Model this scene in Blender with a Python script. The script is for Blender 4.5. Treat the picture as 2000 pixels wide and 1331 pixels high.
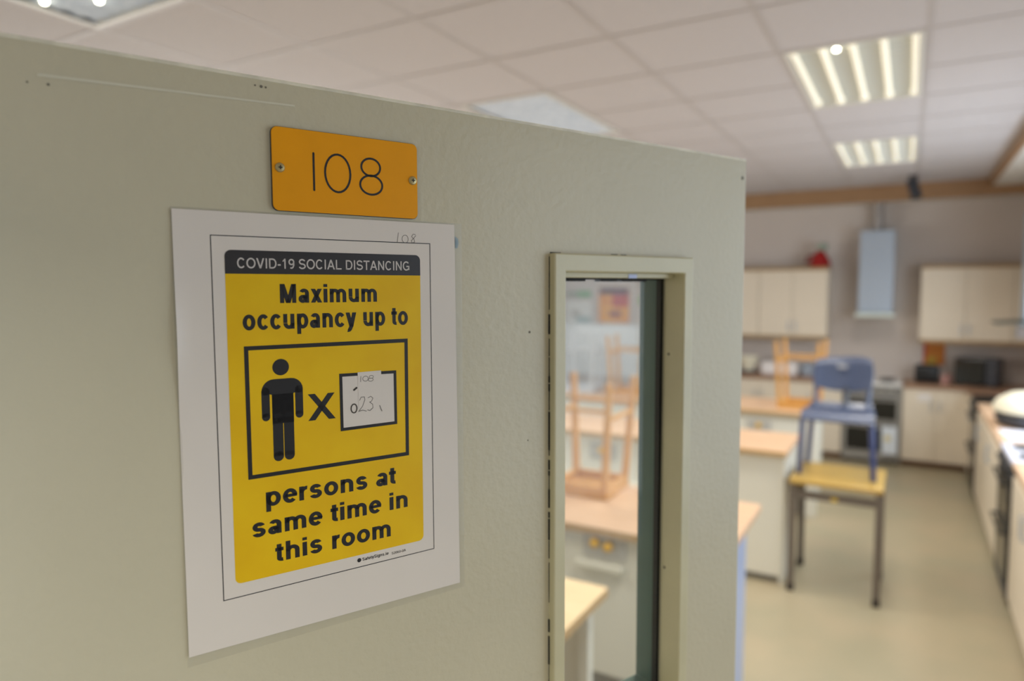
import bpy, bmesh, math, random
from mathutils import Vector, Matrix
random.seed(7)
for o in list(bpy.data.objects):
    bpy.data.objects.remove(o)
SC = bpy.context.scene
COL = SC.collection
PI = math.pi

# ------------------------------------------------------------------ camera
HC = 1.92                                   # eye height of the photographer in the doorway
cd = bpy.data.cameras.new('camera')
cam = bpy.data.objects.new('camera', cd)
COL.objects.link(cam)
RGT = Vector((0.867010107, 0.498281320, -0.003033245))
DWN = Vector((0.034589017, -0.066255321, -0.997203005))
FWD = Vector((-0.497088598, 0.864480167, -0.074679094))
cam.matrix_world = Matrix(((RGT.x, -DWN.x, -FWD.x, 0), (RGT.y, -DWN.y, -FWD.y, 0),
                           (RGT.z, -DWN.z, -FWD.z, HC), (0, 0, 0, 1)))
cd.sensor_width = 36.0
cd.sensor_fit = 'HORIZONTAL'
cd.lens = 1345.0 / 2000.0 * 36.0
cd.clip_start = 0.02
cd.clip_end = 60
cd.dof.use_dof = True
cd.dof.focus_distance = 0.52
cd.dof.aperture_fstop = 3.2
cd.dof.aperture_blades = 9
SC.camera = cam

# ------------------------------------------------------------------ world, lights, exposure
W = bpy.data.worlds.new('sky')
SC.world = W
W.use_nodes = True
bgn = W.node_tree.nodes['Background']
bgn.inputs[0].default_value = (0.62, 0.75, 1.0, 1)
bgn.inputs[1].default_value = 1.0


def area(name, loc, direction, sx, sy, watts, col, spread=180):
    l = bpy.data.lights.new(name, 'AREA')
    l.shape = 'RECTANGLE'
    l.size, l.size_y = sx, sy
    l.energy = watts
    l.color = col
    l.spread = math.radians(spread)
    o = bpy.data.objects.new(name, l)
    COL.objects.link(o)
    o.location = loc
    o.rotation_euler = Vector(direction).to_track_quat('-Z', 'Y').to_euler()
    return o


DAY = (0.80, 0.90, 1.0)
WARM = (1.0, 0.95, 0.87)
area('daylight_right', (1.45, 1.95, 1.75), (-1, 0, -0.3), 2.5, 1.35, 20, DAY)          # sky through the right window
area('daylight_right', (1.45, 5.4, 1.75), (-1, 0, -0.4), 2.7, 1.35, 80, DAY)          # sky through the further right window
area('fill_left', (-5.4, 4.2, 1.75), (1, 0, -0.05), 4.6, 1.5, 120, (1.0, 0.95, 0.88))  # added fill light at an unseen left window
CEIL = 3.02
TX, TY = 0.607, 0.59
GX0, GY0 = 0.04, 3.50                         # a crossing of the ceiling grid
FIXT = [(-1, 0), (-1, 4), (-4, 0), (-5, -5), (-1, -4)]    # lower-left tile of each fitting (each is 1 x 2 tiles); last one unseen, added for light
for k, (i, j) in enumerate(FIXT):
    area('ceiling_lamp_light', (GX0 + (i + .5) * TX, GY0 + (j + 1) * TY, CEIL - 0.012), (0, 0, -1), .48, 1.1, 22, WARM, 135)
area('corridor_lamp_light', (0.6, -1.3, 2.62), (0, 0, -1), .5, 1.2, 30, (1.0, 0.95, 0.84))
SC.view_settings.view_transform = 'Standard'
SC.view_settings.look = 'None'
SC.view_settings.gamma = 1.0
SC.view_settings.use_curve_mapping = False
SC.view_settings.exposure = 0.0


# ------------------------------------------------------------------ materials
def lin(c):
    return tuple((x / 255 / 12.92) if x / 255 <= .04045 else ((x / 255 + .055) / 1.055) ** 2.4 for x in c) + (1,)


MATS = {}


def mat(name, rgb, rough=.5, metal=0.0, var=0.0, scale=8.0, bump=0.0, bscale=60.0, rgb2=None, coat=0.0, spec=None, emit=None, estr=0.0, stretch=None, detail=3.0):
    if name in MATS:
        return MATS[name]
    m = bpy.data.materials.new(name)
    m.use_nodes = True
    nt = m.node_tree
    b = nt.nodes['Principled BSDF']
    b.inputs['Base Color'].default_value = lin(rgb)
    b.inputs['Roughness'].default_value = rough
    b.inputs['Metallic'].default_value = metal
    if coat:
        b.inputs['Coat Weight'].default_value = coat
        b.inputs['Coat Roughness'].default_value = .12
    if spec is not None:
        b.inputs['Specular IOR Level'].default_value = spec
    if emit:
        b.inputs['Emission Color'].default_value = lin(emit)
        b.inputs['Emission Strength'].default_value = estr
    if var or rgb2 or bump:
        tc = nt.nodes.new('ShaderNodeTexCoord')
        mp = nt.nodes.new('ShaderNodeMapping')
        nt.links.new(tc.outputs['Object'], mp.inputs['Vector'])
        if stretch:
            mp.inputs['Scale'].default_value = stretch
    if var or rgb2:
        n = nt.nodes.new('ShaderNodeTexNoise')
        n.inputs['Scale'].default_value = scale
        n.inputs['Detail'].default_value = detail
        nt.links.new(mp.outputs[0], n.inputs['Vector'])
        cr = nt.nodes.new('ShaderNodeValToRGB')
        a = lin(rgb)
        c2 = lin(rgb2) if rgb2 else tuple(x * (1 - var) for x in a[:3]) + (1,)
        cr.color_ramp.elements[0].position = .35
        cr.color_ramp.elements[1].position = .65
        cr.color_ramp.elements[0].color = c2
        cr.color_ramp.elements[1].color = a
        nt.links.new(n.outputs['Fac'], cr.inputs['Fac'])
        nt.links.new(cr.outputs['Color'], b.inputs['Base Color'])
    if bump:
        n2 = nt.nodes.new('ShaderNodeTexNoise')
        n2.inputs['Scale'].default_value = bscale
        n2.inputs['Detail'].default_value = 2
        nt.links.new(mp.outputs[0], n2.inputs['Vector'])
        bp = nt.nodes.new('ShaderNodeBump')
        bp.inputs['Strength'].default_value = bump
        bp.inputs['Distance'].default_value = .002
        nt.links.new(n2.outputs['Fac'], bp.inputs['Height'])
        nt.links.new(bp.outputs['Normal'], b.inputs['Normal'])
    MATS[name] = m
    return m


def clear_mat(name, tint, gloss=.06, rough=.05, haze=0.0, hazecol=(230, 230, 225)):
    if name in MATS:
        return MATS[name]
    m = bpy.data.materials.new(name)
    m.use_nodes = True
    nt = m.node_tree
    nt.nodes.clear()
    out = nt.nodes.new('ShaderNodeOutputMaterial')
    tr = nt.nodes.new('ShaderNodeBsdfTransparent')
    tr.inputs[0].default_value = tint + (1,)
    gl = nt.nodes.new('ShaderNodeBsdfGlossy')
    gl.inputs['Roughness'].default_value = rough
    mx = nt.nodes.new('ShaderNodeMixShader')
    mx.inputs[0].default_value = gloss
    nt.links.new(tr.outputs[0], mx.inputs[1])
    nt.links.new(gl.outputs[0], mx.inputs[2])
    last = mx
    if haze:
        df = nt.nodes.new('ShaderNodeBsdfDiffuse')
        df.inputs[0].default_value = lin(hazecol)
        m2 = nt.nodes.new('ShaderNodeMixShader')
        m2.inputs[0].default_value = haze
        nt.links.new(mx.outputs[0], m2.inputs[1])
        nt.links.new(df.outputs[0], m2.inputs[2])
        last = m2
    nt.links.new(last.outputs[0], out.inputs[0])
    MATS[name] = m
    return m


M_door = mat('door_paint', (203, 195, 165), .42, var=.05, scale=5, bump=.26, bscale=150, coat=.12)
M_dooredge = mat('door_edge_worn_glint', (236, 230, 205), .35, var=.18, scale=60)
M_bead = mat('bead_paint', (206, 199, 161), .36, var=.06, scale=18, bump=.12, bscale=120, coat=.2)
M_green = mat('dark_green_paint', (74, 104, 92), .4, var=.1, scale=20)
M_black = mat('black_plastic', (26, 26, 27), .4)
M_gasket = mat('black_gasket', (22, 22, 20), .7, var=.3, scale=80)
M_plate = mat('orange_laminate', (240, 160, 0), .5, spec=.25, var=.04, scale=30, bump=.03, bscale=400)
M_ink = mat('black_ink', (24, 23, 22), .5)
M_paper = mat('white_paper', (226, 217, 203), .5, var=.02, scale=14, coat=.1)
M_yellow = mat('yellow_print', (238, 194, 14), .45, rgb2=(232, 184, 8), scale=22, spec=.3)
M_header = mat('black_print', (38, 38, 40), .4, coat=.25)
M_white_ink = mat('white_print', (205, 198, 188), .5)
M_pencil = mat('pencil_grey', (120, 113, 104), .6)
M_pen = mat('pen_dark', (70, 62, 50), .6)
M_tape = mat('blue_tack', (150, 185, 205), .6)
M_pouch = clear_mat('laminate_film', (.99, .99, .985), .035, .25, .06, (236, 232, 215))
M_glass = clear_mat('pane_glass', (.97, .985, .98), .03, .04, .03, (225, 228, 228))
M_winglass = clear_mat('window_glass', (.97, .98, .98), .05, .02)
M_screw = mat('steel_screw', (184, 172, 124), .35, metal=.7)
M_ceiltile = mat('ceiling_tile', (197, 192, 192), .9, var=.03, scale=40)
M_tbar = mat('ceiling_grid_metal', (186, 180, 178), .6)
M_wall = mat('wall_paint', (198, 187, 178), .75, var=.03, scale=3)
M_wallw = mat('white_wall_paint', (222, 219, 212), .7, var=.02, scale=3)
M_floor = mat('vinyl_floor', (168, 155, 128), .38, rgb2=(158, 150, 124), scale=2.2, detail=5, coat=.06)
M_timber = mat('timber_fascia', (160, 124, 88), .5, rgb2=(146, 112, 77), scale=6, stretch=(1, 14, 14))
M_top = mat('wood_worktop', (218, 184, 152), .42, rgb2=(208, 172, 138), scale=5, stretch=(1, 10, 10))
M_topedge = mat('worktop_edge', (186, 152, 104), .5)
M_browntop = mat('brown_worktop', (168, 132, 106), .4, rgb2=(150, 116, 92), scale=5, stretch=(1, 10, 10))
M_cream = mat('cream_laminate', (224, 211, 190), .42, var=.02, scale=4)
M_cabtrim = mat('cabinet_wood_trim', (170, 140, 98), .5, var=.12, scale=12)
M_plinth = mat('brown_plinth', (122, 86, 60), .55, var=.1, scale=6)
M_panel = mat('bench_panel', (224, 221, 208), .5, var=.02, scale=3)
M_endblue = mat('bench_end_blue_reflection', (176, 192, 226), .35, var=.02, scale=4)  # bluish daylight reflected in the end panel, put into its colour
M_stool = mat('stool_wood', (208, 156, 84), .4, rgb2=(198, 144, 72), scale=9, stretch=(3, 3, 1), coat=.15)
M_stoolg = mat('grey_stool', (196, 198, 200), .5)
M_blue = mat('blue_plastic', (68, 78, 102), .33, var=.04, scale=12, bump=.05, bscale=200)
M_bluemetal = mat('blue_steel_tube', (50, 62, 106), .35)
M_desk = mat('yellow_beech_top', (190, 156, 80), .35, rgb2=(180, 146, 72), scale=6, stretch=(1, 9, 9), coat=.2)
M_deskleg = mat('grey_brown_steel', (106, 96, 86), .45)
M_white = mat('white_enamel', (226, 224, 220), .3)
M_lav = mat('white_hob_lid', (214, 214, 226), .3)
M_steel = mat('brushed_steel', (176, 188, 202), .42, metal=.55)
M_blackglass = mat('black_oven_glass', (30, 30, 28), .12)
M_greypanel = mat('grey_control_panel', (150, 146, 138), .45)
M_darkglass = mat('hood_smoked_glass', (70, 76, 70), .4)
M_red = mat('red_gloss', (158, 24, 24), .4)
M_reddk = mat('dark_red', (118, 18, 22), .4)
M_palegreen = mat('pale_grey_green', (150, 164, 148), .5)
M_creamobj = mat('cream_plastic', (238, 232, 208), .35)
M_dark = mat('dark_grey_plastic', (58, 60, 66), .4)
M_towel = mat('tea_towel_cloth', (216, 222, 228), .9, bump=.3, bscale=90)
M_ytap = mat('yellow_tap', (226, 176, 40), .4)
M_glowrail = mat('glowing_reflector_rail', (255, 250, 232), .4, emit=(255, 246, 220), estr=.42)  # reflector rails; the lamp light they reflect is put in as glow
M_louvre = mat('aluminium_louvre', (226, 228, 224), .5)
M_prism = mat('prismatic_diffuser', (206, 214, 220), .22, bump=1.0, bscale=45, rgb2=(178, 188, 198), scale=30, emit=(205, 218, 235), estr=.16)
M_traywhite = mat('fitting_white', (224, 222, 214), .5)
M_reflector = mat('reflector_white', (226, 226, 222), .4)
M_orange = mat('poster_orange', (236, 168, 52), .6, rgb2=(222, 140, 40), scale=6)
M_board = mat('whiteboard_face', (228, 230, 230), .25, coat=.2)
M_pink = mat('pink_ceramic', (196, 150, 140), .35)
M_foot = mat('dark_rubber', (50, 44, 40), .7)


# ------------------------------------------------------------------ mesh helpers
class MB:
    def __init__(s):
        s.bm = bmesh.new()

    def _bev(s, verts, r, seg=2):
        if r <= 0:
            return
        es = set()
        for v in verts:
            for e in v.link_edges:
                es.add(e)
        bmesh.ops.bevel(s.bm, geom=list(es), offset=r, segments=seg, affect='EDGES', profile=.5)

    def box(s, x0, x1, y0, y1, z0, z1, r=0.0, seg=2, mtx=None):
        x0, x1 = min(x0, x1), max(x0, x1)
        y0, y1 = min(y0, y1), max(y0, y1)
        z0, z1 = min(z0, z1), max(z0, z1)
        v = [s.bm.verts.new((x, y, z)) for z in (z0, z1) for y in (y0, y1) for x in (x0, x1)]
        for f in ((0, 2, 3, 1), (4, 5, 7, 6), (0, 1, 5, 4), (1, 3, 7, 5), (3, 2, 6, 7), (2, 0, 4, 6)):
            s.bm.faces.new([v[i] for i in f])
        if mtx:
            for q in v:
                q.co = mtx @ q.co
        s._bev(v, min(r, .45 * min(x1 - x0, y1 - y0, z1 - z0)), seg)
        return s

    def tube(s, pts, r, n=12, r2=None, cap=True):
        pts = [Vector(p) for p in pts]
        rings = []
        for i, p in enumerate(pts):
            if i == 0:
                t = pts[1] - p
            elif i == len(pts) - 1:
                t = p - pts[i - 1]
            else:
                t = (pts[i + 1] - p).normalized() + (p - pts[i - 1]).normalized()
            t.normalize()
            a = t.orthogonal().normalized() if i == 0 else (pa - t * pa.dot(t)).normalized()
            pa = a
            b = t.cross(a)
            rr = r if r2 is None else r + (r2 - r) * i / (len(pts) - 1)
            rings.append([s.bm.verts.new(p + (a * math.cos(2 * PI * k / n) + b * math.sin(2 * PI * k / n)) * rr) for k in range(n)])
        for q in range(len(rings) - 1):
            for k in range(n):
                s.bm.faces.new((rings[q][k], rings[q][(k + 1) % n], rings[q + 1][(k + 1) % n], rings[q + 1][k]))
        if cap:
            s.bm.faces.new(rings[0][::-1])
            s.bm.faces.new(rings[-1])
        return s

    def bar(s, p0, p1, w, d, w2=None, d2=None, up=(0, 1, 0)):
        p0, p1 = Vector(p0), Vector(p1)
        t = (p1 - p0).normalized()
        b = Vector(up)
        b = (b - t * b.dot(t)).normalized()
        a = b.cross(t).normalized()
        w2 = w2 or w
        d2 = d2 or d
        vs = []
        for p, ww, dd in ((p0, w, d), (p1, w2, d2)):
            vs += [s.bm.verts.new(p + a * sx * ww / 2 + b * sy * dd / 2) for sx, sy in ((-1, -1), (1, -1), (1, 1), (-1, 1))]
        s.bm.faces.new(vs[3::-1])
        s.bm.faces.new(vs[4:])
        for k in range(4):
            s.bm.faces.new((vs[k], vs[(k + 1) % 4], vs[4 + (k + 1) % 4], vs[4 + k]))
        s._bev(vs, min(w, d, w2, d2) * .12, 1)
        return s

    def lathe(s, prof, c=(0, 0, 0), n=24, mtx=None):
        rings = []
        for r, z in prof:
            rings.append([s.bm.verts.new((c[0] + r * math.cos(2 * PI * k / n), c[1] + r * math.sin(2 * PI * k / n), c[2] + z)) for k in range(n)])
        if mtx:
            for rg in rings:
                for v in rg:
                    v.co = mtx @ v.co
        for q in range(len(rings) - 1):
            for k in range(n):
                s.bm.faces.new((rings[q][k], rings[q][(k + 1) % n], rings[q + 1][(k + 1) % n], rings[q + 1][k]))
        s.bm.faces.new(rings[0][::-1])
        s.bm.faces.new(rings[-1])
        return s

    def poly(s, pts, th=None, axis=None):
        vs = [s.bm.verts.new(p) for p in pts]
        f = s.bm.faces.new(vs)
        if th:
            d = Vector(axis) * th
            w = [s.bm.verts.new(Vector(p) + d) for p in pts]
            s.bm.faces.new(w[::-1])
            n = len(vs)
            for k in range(n):
                s.bm.faces.new((vs[k], vs[(k + 1) % n], w[(k + 1) % n], w[k]))
        return s

    def build(s, name, m, parent=None, smooth=False, mtx=None):
        bmesh.ops.recalc_face_normals(s.bm, faces=s.bm.faces)
        me = bpy.data.meshes.new(name)
        if mtx:
            s.bm.transform(mtx)
        s.bm.to_mesh(me)
        s.bm.free()
        me.materials.append(m)
        if smooth:
            for p in me.polygons:
                p.use_smooth = True
            me.set_sharp_from_angle(angle=math.radians(38))
        o = bpy.data.objects.new(name, me)
        COL.objects.link(o)
        if parent:
            o.parent = parent
        return o


def tag(o, label=None, cat=None, group=None, kind=None):
    if label:
        o['label'] = label
    if cat:
        o['category'] = cat
    if group:
        o['group'] = group
    if kind:
        o['kind'] = kind
    return o


def thing(name, label, cat, loc=(0, 0, 0), rz=0, group=None):
    o = bpy.data.objects.new(name, None)
    o.empty_display_size = .1
    COL.objects.link(o)
    o.location = loc
    o.rotation_euler = (0, 0, rz)
    return tag(o, label, cat, group)


def copy_tree(o, parent=None):
    c = o.copy()
    COL.objects.link(c)
    c.parent = parent
    for ch in [x for x in bpy.data.objects if x.parent == o]:
        copy_tree(ch, c)
    return c


def struct(o, label, cat):
    return tag(o, label, cat, kind='structure')


# ------------------------------------------------------------------ room shell
YB = 8.95          # back wall
XR = 1.22          # right wall
XL = -5.2          # left wall
struct(MB().box(XL - .2, XR + .2, -2.6, YB + .2, -.1, 0).build('floor', M_floor), 'beige mottled vinyl floor of the classroom', 'floor')
# suspended ceiling: tiles with real gaps filled by the metal grid, fittings sit in omitted tiles
lit = set()
for i, j in FIXT:
    lit.add((i, j))
    lit.add((i, j + 1))
cb, gb = MB(), MB()
i0, i1 = -9, 1
j0, j1 = -6, 8
YSOF = 8.50
XSOF = 0.66
for i in range(i0, i1):
    for j in range(j0, j1 + 1):
        if (i, j) in lit:
            continue
        x0, x1 = GX0 + i * TX + .009, GX0 + (i + 1) * TX - .009
        y0, y1 = GY0 + j * TY + .009, min(GY0 + (j + 1) * TY - .009, YSOF)
        cb.box(x0, x1, y0, y1, CEIL, CEIL + .015)
# cut tiles along the right side
for j in range(j0, j1 + 1):
    cb.box(GX0 + TX + .009, XSOF + .02, GY0 + j * TY + .009, min(GY0 + (j + 1) * TY - .009, YSOF), CEIL, CEIL + .015)
struct(cb.build('ceiling', M_ceiltile), 'suspended ceiling of off-white tiles', 'ceiling')
for i in range(i0, 3):
    gb.box(GX0 + i * TX - .012, GX0 + i * TX + .012, GY0 + j0 * TY, YSOF, CEIL - .002, CEIL + .03)
for j in range(j0, j1 + 1):
    for i in range(i0, 2):
        if (i, j) in lit and (i, j - 1) in lit:
            continue
        gb.box(GX0 + i * TX, min(GX0 + (i + 1) * TX, XSOF), GY0 + j * TY - .012, GY0 + j * TY + .012, CEIL - .003, CEIL + .03)
struct(gb.build('trim_1', M_tbar), 'grey metal grid between the ceiling tiles', 'ceiling grid')
struct(MB().box(XL - .2, XR + .2, -.16, YB + .2, CEIL + .2, CEIL + .3).build('ceiling_slab', M_wall), 'hidden slab above the suspended ceiling', 'ceiling')
# timber fascias and lowered soffits along the back and the right side
struct(MB().box(XL, XR, YSOF, YSOF + .03, 2.845, CEIL + .02, .003).build('trim_2', M_timber), 'brown timber beam across the ceiling along the back wall', 'beam')
struct(MB().box(XSOF, XSOF + .03, -.01, YSOF, 2.935, CEIL + .02, .003).build('trim_3', M_timber), 'brown timber strip along the ceiling above the right-hand counter', 'beam')
struct(MB().box(XL, XR, YSOF + .03, YB, 2.865, 2.885).build('ceiling_soffit', M_wallw), 'narrow white soffit behind the timber beam', 'ceiling')
struct(MB().box(XSOF + .03, XR, -.01, YSOF, 2.942, 2.962).build('ceiling_soffit', M_wallw), 'white soffit strip beside the brown ceiling timber above right-hand counter', 'ceiling')
# walls
struct(MB().box(XL - .2, XR + .2, YB, YB + .15, 0, CEIL + .2).build('wall_back', M_wall), 'taupe painted back wall of the classroom', 'wall')
wr = MB()
WY0, WY1, WZ0, WZ1 = .62, 3.3, 1.02, 2.5
VY0, VY1 = 3.95, 6.85
wr.box(XR, XR + .15, -.16, WY0, 0, CEIL + .2)
wr.box(XR, XR + .15, WY1, VY0, 0, CEIL + .2)
wr.box(XR, XR + .15, VY1, YB, 0, CEIL + .2)
wr.box(XR, XR + .15, VY0, VY1, 0, WZ0)
wr.box(XR, XR + .15, VY0, VY1, WZ1, CEIL + .2)
wr.box(XR, XR + .15, WY0, WY1, 0, WZ0)
wr.box(XR, XR + .15, WY0, WY1, WZ1, CEIL + .2)
struct(wr.build('wall_right', M_wall), 'painted wall to the right with the window', 'wall')
wl = MB()
LY0, LY1, LZ0, LZ1 = 1.8, 6.6, .95, 2.55
wl.box(XL - .15, XL, -.16, LY0, 0, CEIL + .2)
wl.box(XL - .15, XL, LY1, YB, 0, CEIL + .2)
wl.box(XL - .15, XL, LY0, LY1, 0, LZ0)
wl.box(XL - .15, XL, LY0, LY1, LZ1, CEIL + .2)
struct(wl.build('wall_left', M_wallw), 'white painted wall on the far left side', 'wall')
wf = MB()
DX0, DX1, DZ = -.625, .37, 2.10
wf.box(XL - .15, DX0, -.16, -.012, 0, CEIL + .2)
wf.box(DX1, XR + .15, -.16, -.012, 0, CEIL + .2)
wf.box(DX0, DX1, -.16, -.012, DZ, CEIL + .2)
struct(wf.build('wall_front', M_wall), 'wall with the doorway that the open door hangs in', 'wall')
fr = MB()
fr.box(DX0, DX0 + .025, -.17, -.012, 0, DZ, .003)
fr.box(DX1 - .025, DX1, -.17, -.012, 0, DZ, .003)
fr.box(DX0, DX1, -.17, -.012, DZ - .025, DZ, .003)
struct(fr.build('trim_4', M_door), 'grey-green door frame lining', 'door frame')
struct(MB().box(XL, XR + .2, -2.6, -2.45, 0, 2.8).build('wall_corridor', M_wallw), 'pale corridor wall opposite the doorway', 'wall')
struct(MB().box(XL, XR + .2, -2.6, -.16, 2.7, 2.8).build('ceiling_corridor', M_wallw), 'white corridor ceiling outside the classroom', 'ceiling')


def window(name, axis_x, y0, y1, z0, z1, nd, label):
    w = MB()
    t = .05
    w.box(axis_x - .03, axis_x + .03, y0, y1, z0, z0 + t)
    w.box(axis_x - .03, axis_x + .03, y0, y1, z1 - t, z1)
    for k in range(nd + 1):
        y = y0 + (y1 - y0 - t) * k / nd
        w.box(axis_x - .03, axis_x + .03, y, y + t, z0, z1)
    f = struct(w.build(name, M_white), label, 'window')
    MB().box(axis_x - .003, axis_x + .003, y0 + .02, y1 - .02, z0 + .02, z1 - .02).build('window_pane', M_winglass, f)
    return f


window('window_1', XR + .07, WY0, WY1, WZ0, WZ1, 3, 'window with white frame in the right-hand wall')
window('window_2', XR + .07, VY0, VY1, WZ0, WZ1, 3, 'further window with white frame in the right-hand wall')
window('added_window_3', XL - .07, LY0, LY1, LZ0, LZ1, 5, 'unseen wide window with white frame, added in the left wall for fill light')

# ------------------------------------------------------------------ the open door, number plate and notice
P0 = Vector((-0.40947733, 0.27664799, HC + 0.0518591))     # top left corner of the notice, on the door face
DD = Vector((0.41962002, 0.90769986, 0.0))                 # along the door, away from the hinges
NN = Vector((0.90769986, -0.41962002, 0.0))                # out of the door face
# door space: x along DD, y up, z out of the face
DM = Matrix(((DD.x, 0, NN.x, P0.x), (DD.y, 0, NN.y, P0.y), (0, 1, 0, P0.z), (0, 0, 0, 1)))
SH, SE = -.337, .589                     # hinge edge, closing edge
ZT, ZBOT = .0915, -P0.z + .008
O0, O1, OT, OB = .3206, .4792, .0155 - .0519, -.497        # opening of the vision panel
G_Z = -.024                               # glass set back into the door
TH = -.044
leaf = MB()
leaf.box(SH, O0, ZBOT, ZT, TH, 0, .0015, 2)
leaf.box(O1, SE, ZBOT, ZT, TH, 0, .0015, 2)
leaf2 = MB()
door = thing('door_1', 'grey-green painted door standing open with a vision panel', 'door', (0, 0, 0))
door['kind'] = 'structure'
door.matrix_world = DM
# leaf as one frame-shaped mesh with a hole for the vision panel
leaf.bm.free()


def frame_mesh(x0, x1, y0, y1, hx0, hx1, hy0, hy1, z0, z1, bev=.0015):
    b = bmesh.new()
    o = [(x0, y0), (x1, y0), (x1, y1), (x0, y1)]
    h = [(hx0, hy0), (hx1, hy0), (hx1, hy1), (hx0, hy1)]
    vo = {z: [b.verts.new((p[0], p[1], z)) for p in o] for z in (z0, z1)}
    vh = {z: [b.verts.new((p[0], p[1], z)) for p in h] for z in (z0, z1)}
    for z in (z0, z1):
        for k in range(4):
            b.faces.new((vo[z][k], vo[z][(k + 1) % 4], vh[z][(k + 1) % 4], vh[z][k]))
    for d in (vo, vh):
        for k in range(4):
            b.faces.new((d[z0][k], d[z0][(k + 1) % 4], d[z1][(k + 1) % 4], d[z1][k]))
    bmesh.ops.recalc_face_normals(b, faces=b.faces)
    es = [e for e in b.edges if len(e.link_faces) == 2 and e.calc_face_angle() > .5]
    if bev:
        bmesh.ops.bevel(b, geom=es, offset=bev, segments=3, affect='EDGES', profile=.5)
    m = MB()
    m.bm.free()
    m.bm = b
    return m


frame_mesh(SH, SE, ZBOT, ZT, O0 - .0008, O1 + .0008, OB - .0008, OT + .0008, TH, 0, .0018).build('door_leaf', M_door, door)
# worn arris along the top of the leaf, its glint put into the lighter colour
MB().box(SH + .002, SE - .002, ZT - .0019, ZT + .0005, TH + .002, .0005, .0003).build('top_arris', M_dooredge, door)
# raised glazing bead around the panel on the near face, with mitred corners
BW = .0135
BH = .008
bead = frame_mesh(O0 - BW, O1 + BW, OB - BW, OT + BW + .003, O0, O1, OB, OT, G_Z + .004, BH, .0016)
bead.build('glazing_bead', M_bead, door)
frame_mesh(O0 - BW, O1 + BW, OB - BW, OT + BW, O0, O1, OB, OT, TH - .012, G_Z - .0034, .0012).build('room_side_bead', M_green, door)
MB().box(SH + .003, O0 - BW, ZBOT + .003, ZT - .003, TH - .0008, TH - .0001).box(O1 + BW, SE - .003, ZBOT + .003, ZT - .003, TH - .0008, TH - .0001).build('room_side_paint', M_green, door)
# black glazing gasket, ragged
gk = MB()
gk.box(O1 - .004, O1 + .0003, OB, OT, G_Z - .0034, G_Z + .0030)
gk.box(O0 - .0003, O0 + .004, OB, OT, G_Z - .006, G_Z + .0042)
x = O0 + .004
while x < O1 - .005:
    L = random.uniform(.006, .02)
    h = random.choice([.0012, .0022, .003])
    gk.box(x, min(x + L, O1), OT - .0052 - h, OT - .0045, G_Z - .006, G_Z + .0042)
    x += L
gk.box(O0, O1, OB - .0003, OB + .004, G_Z - .006, G_Z + .0042)
MB().box(O0 + .0005, O1 - .0005, OT - .0050, OT + .0002, G_Z + .003, -.006, .0008).build('inner_bead', M_bead, door)
MB().box(.412, .4235, OT - .0052, OT - .0012, -.0062, -.0054).build('blue_glint', mat('pale_blue_glint', (196, 206, 240), .35), door)  # bluish reflection spot in the reveal, painted as a small pale piece
gk.build('gasket', M_gasket, door)
MB().box(O0 - .001, O1 + .001, OB - .001, OT + .001, G_Z - .003, G_Z + .003).build('glass_pane', M_glass, door)
# dark cracks in the paint along the left and top outer edge of the bead
ck = MB()
y = OT + BW
while y > OB:
    L = random.uniform(.004, .022)
    w = random.choice([.0002, .0003, .0004, .0009])
    if random.random() < .9:
        ck.box(O0 - BW - w, O0 - BW + .0002, y - L, y, 0, .0006 + w)
    y -= L + random.choice([0, 0, .001, .004])
for xx, L in ((O0 + .062, .008), (O0 + .075, .007), (O0 - BW + .001, .012)):
    ck.box(xx, xx + L, OT + BW + .0028, OT + BW + .0040, 0, .0006)
ck.build('paint_crack', M_gasket, door)
# small knocks and specks in the paint, hinge knuckles, lever latch plate
kn = MB()
for xx, yy, r in ((.0585, .0854, .0010), (.0615, .0853, .0007), (.0545, .0856, .0006), (-.072, .0667, .0006), (-.062, .0669, .0008), (.285, -.09, .0011), (.283, -.187, .0007), (-.052, -.315, .0009), (.5817, .0709, .0020)):
    kn.lathe([(r, -.0001), (r, .00025)], (xx, yy, 0), 10)
for yy, zz in ((-.1215, -.012), (-.3560, -.014)):
    kn.box(O1 - .0008, O1 - .0003, yy - .0012, yy + .0012, zz - .0012, zz + .0012)
kn.build('paint_knock', mat('knock_dark', (112, 106, 90), .7), door)
sf = MB()
sf.poly([(-.067, .0708, .0003), (.081, .0752, .0003), (.081, .0765, .0003), (-.067, .0724, .0003)])
sf.build('scuff_line', mat('scuff_light', (214, 209, 184), .5), door)
for zz in (-.12, -.9, -1.65):
    MB().tube([(SH - .004, zz - .05, TH + .004), (SH - .004, zz + .05, TH + .004)], .007, 14).build('hinge', M_screw, door, True)

# ---- number plate
plate = thing('number_plate', 'orange-yellow plastic number plate reading 108 screwed to the door', 'door number', (0, 0, 0))
plate.matrix_world = DM


def rrect(x0, x1, y0, y1, r, z, n=6):
    pts = []
    for cx, cy, a0 in ((x1 - r, y1 - r, 0), (x0 + r, y1 - r, 90), (x0 + r, y0 + r, 180), (x1 - r, y0 + r, 270)):
        for k in range(n + 1):
            a = math.radians(a0 + 90 * k / n)
            pts.append((cx + r * math.cos(a), cy + r * math.sin(a), z))
    return pts


PX0, PX1, PY0, PY1 = .0632, .1746, .0025, .0600
MB().poly(rrect(PX0, PX1, PY0, PY1, .0045, .0002), .0020, (0, 0, 1)).build('backing', M_header, plate)
MB().poly(rrect(PX0 + .0003, PX1 - .0003, PY0 + .0003, PY1 - .0003, .0043, .0022), .0006, (0, 0, 1)).build('face', M_plate, plate)


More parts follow.
